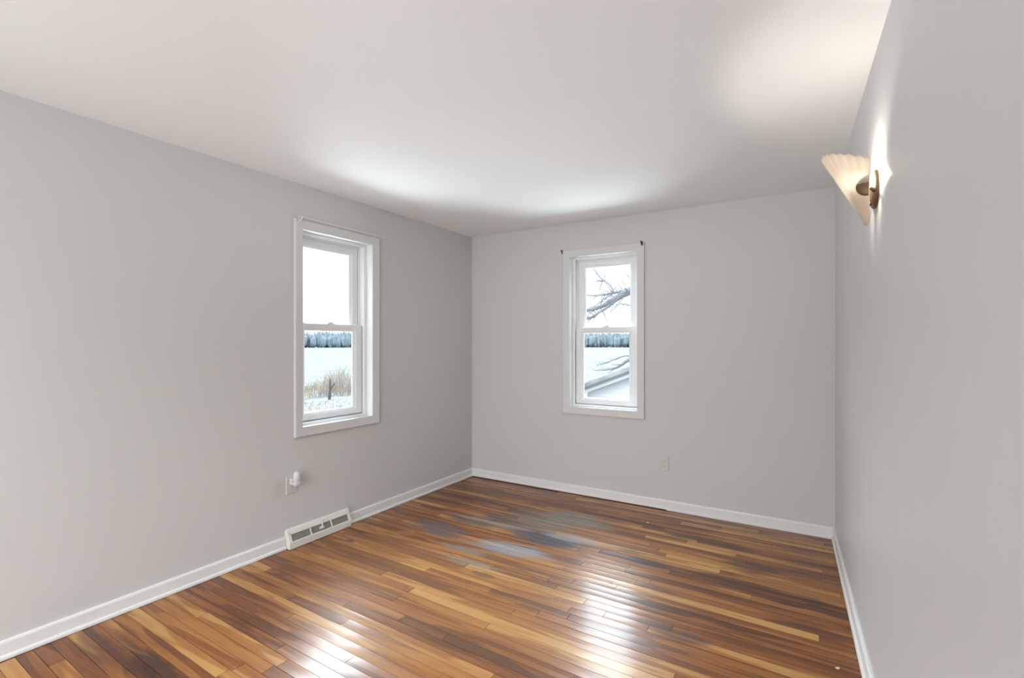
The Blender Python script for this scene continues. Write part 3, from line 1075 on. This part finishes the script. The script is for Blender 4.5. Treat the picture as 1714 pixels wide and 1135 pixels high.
bm = bmesh.new()
tube(bm, [P(3.0, 8.3, ZG - 0.1), P(2.95, 8.3, -1.0), P(3.0, 8.35, 0.6), P(2.95, 8.3, 2.2), P(3.05, 8.4, 4.0), P(3.0, 8.5, 6.5)],
     [0.42, 0.33, 0.30, 0.27, 0.20, 0.08], 14)
link('trunk', bm, M_BARK, tree, smooth=60)
limbs = [
    ([(2.95, 8.3, 2.3), (1.6, 8.15, 3.05), (0.3, 8.0, 3.1), (-0.61, 8.0, 2.79), (-0.93, 8.0, 2.68), (-1.15, 7.95, 2.56), (-1.39, 8.0, 2.44), (-1.63, 8.05, 2.34), (-2.01, 8.1, 2.26), (-2.6, 8.2, 2.15)], 0.15, 0.030, 26, 0.6),
    ([(-1.05, 8.0, 2.60), (-1.44, 8.0, 2.34), (-1.53, 7.9, 2.24), (-1.73, 7.85, 2.13), (-1.83, 7.85, 2.03), (-2.03, 7.8, 1.98), (-2.4, 7.8, 1.93)], 0.045, 0.020, 10, 0.4),
    ([(-0.4, 8.0, 2.86), (-0.80, 8.15, 2.68), (-1.0, 8.2, 2.66), (-1.25, 8.2, 2.69), (-1.44, 8.2, 2.67), (-1.73, 8.2, 2.63), (-1.93, 8.25, 2.63), (-2.4, 8.3, 2.68)], 0.045, 0.014, 16, 0.45),
    ([(-1.36, 8.2, 2.66), (-1.44, 8.2, 2.71), (-1.50, 8.25, 2.84), (-1.63, 8.3, 2.94), (-1.78, 8.35, 3.03), (-1.96, 8.4, 3.23), (-2.15, 8.4, 3.5)], 0.026, 0.012, 10, 0.4),
    ([(-1.78, 8.35, 3.02), (-1.89, 8.3, 3.02), (-2.08, 8.3, 2.99)], 0.011, 0.006, 3, 0.25),
    ([(-1.79, 8.35, 3.03), (-1.82, 8.3, 2.91), (-1.85, 8.3, 2.73)], 0.011, 0.006, 3, 0.25),
    ([(-1.44, 8.2, 2.66), (-1.71, 8.1, 2.48), (-1.90, 8.1, 2.34)], 0.016, 0.008, 5, 0.3),
    ([(-1.15, 8.2, 2.68), (-1.10, 8.2, 2.82), (-1.21, 8.2, 3.0)], 0.012, 0.006, 4, 0.3),
    ([(-0.6, 8.0, 2.80), (-0.88, 8.0, 2.98), (-0.97, 8.0, 3.06), (-1.08, 8.0, 3.16)], 0.014, 0.006, 5, 0.3),
    ([(-1.72, 8.3, 2.98), (-1.71, 8.3, 3.14), (-1.67, 8.3, 3.34)], 0.010, 0.005, 3, 0.25),
    ([(-0.5, 7.9, 2.2), (-0.93, 7.9, 2.31), (-1.15, 7.9, 2.36), (-1.34, 7.9, 2.21), (-1.42, 7.9, 2.14)], 0.016, 0.006, 9, 0.3),
    ([(2.9, 8.3, 1.2), (1.2, 8.2, 1.9), (0.2, 8.1, 1.5), (-0.69, 8.0, 1.03), (-0.96, 8.0, 0.93), (-1.23, 8.0, 0.76), (-1.50, 8.0, 0.68), (-1.85, 8.0, 0.64)], 0.080, 0.012, 16, 0.4),
    ([(-0.5, 8.0, 1.14), (-0.84, 8.1, 1.03), (-1.07, 8.1, 1.03), (-1.31, 8.1, 0.96), (-1.55, 8.1, 0.86), (-1.85, 8.1, 0.77)], 0.024, 0.010, 12, 0.35),
    ([(3.0, 8.35, 3.2), (2.2, 8.6, 4.2), (1.2, 8.9, 4.8), (0.0, 9.0, 5.2)], 0.12, 0.03, 16, 0.8),
    ([(3.0, 8.35, 3.0), (3.9, 8.6, 4.0), (5.0, 8.8, 4.7)], 0.12, 0.03, 12, 0.8),
]
for (pts, r0, r1, tw, tl) in limbs:
    bm = bmesh.new()
    branch(bm, pts, r0, r1, tw, tl)
    link('branch', bm, M_BARK, tree, smooth=60)
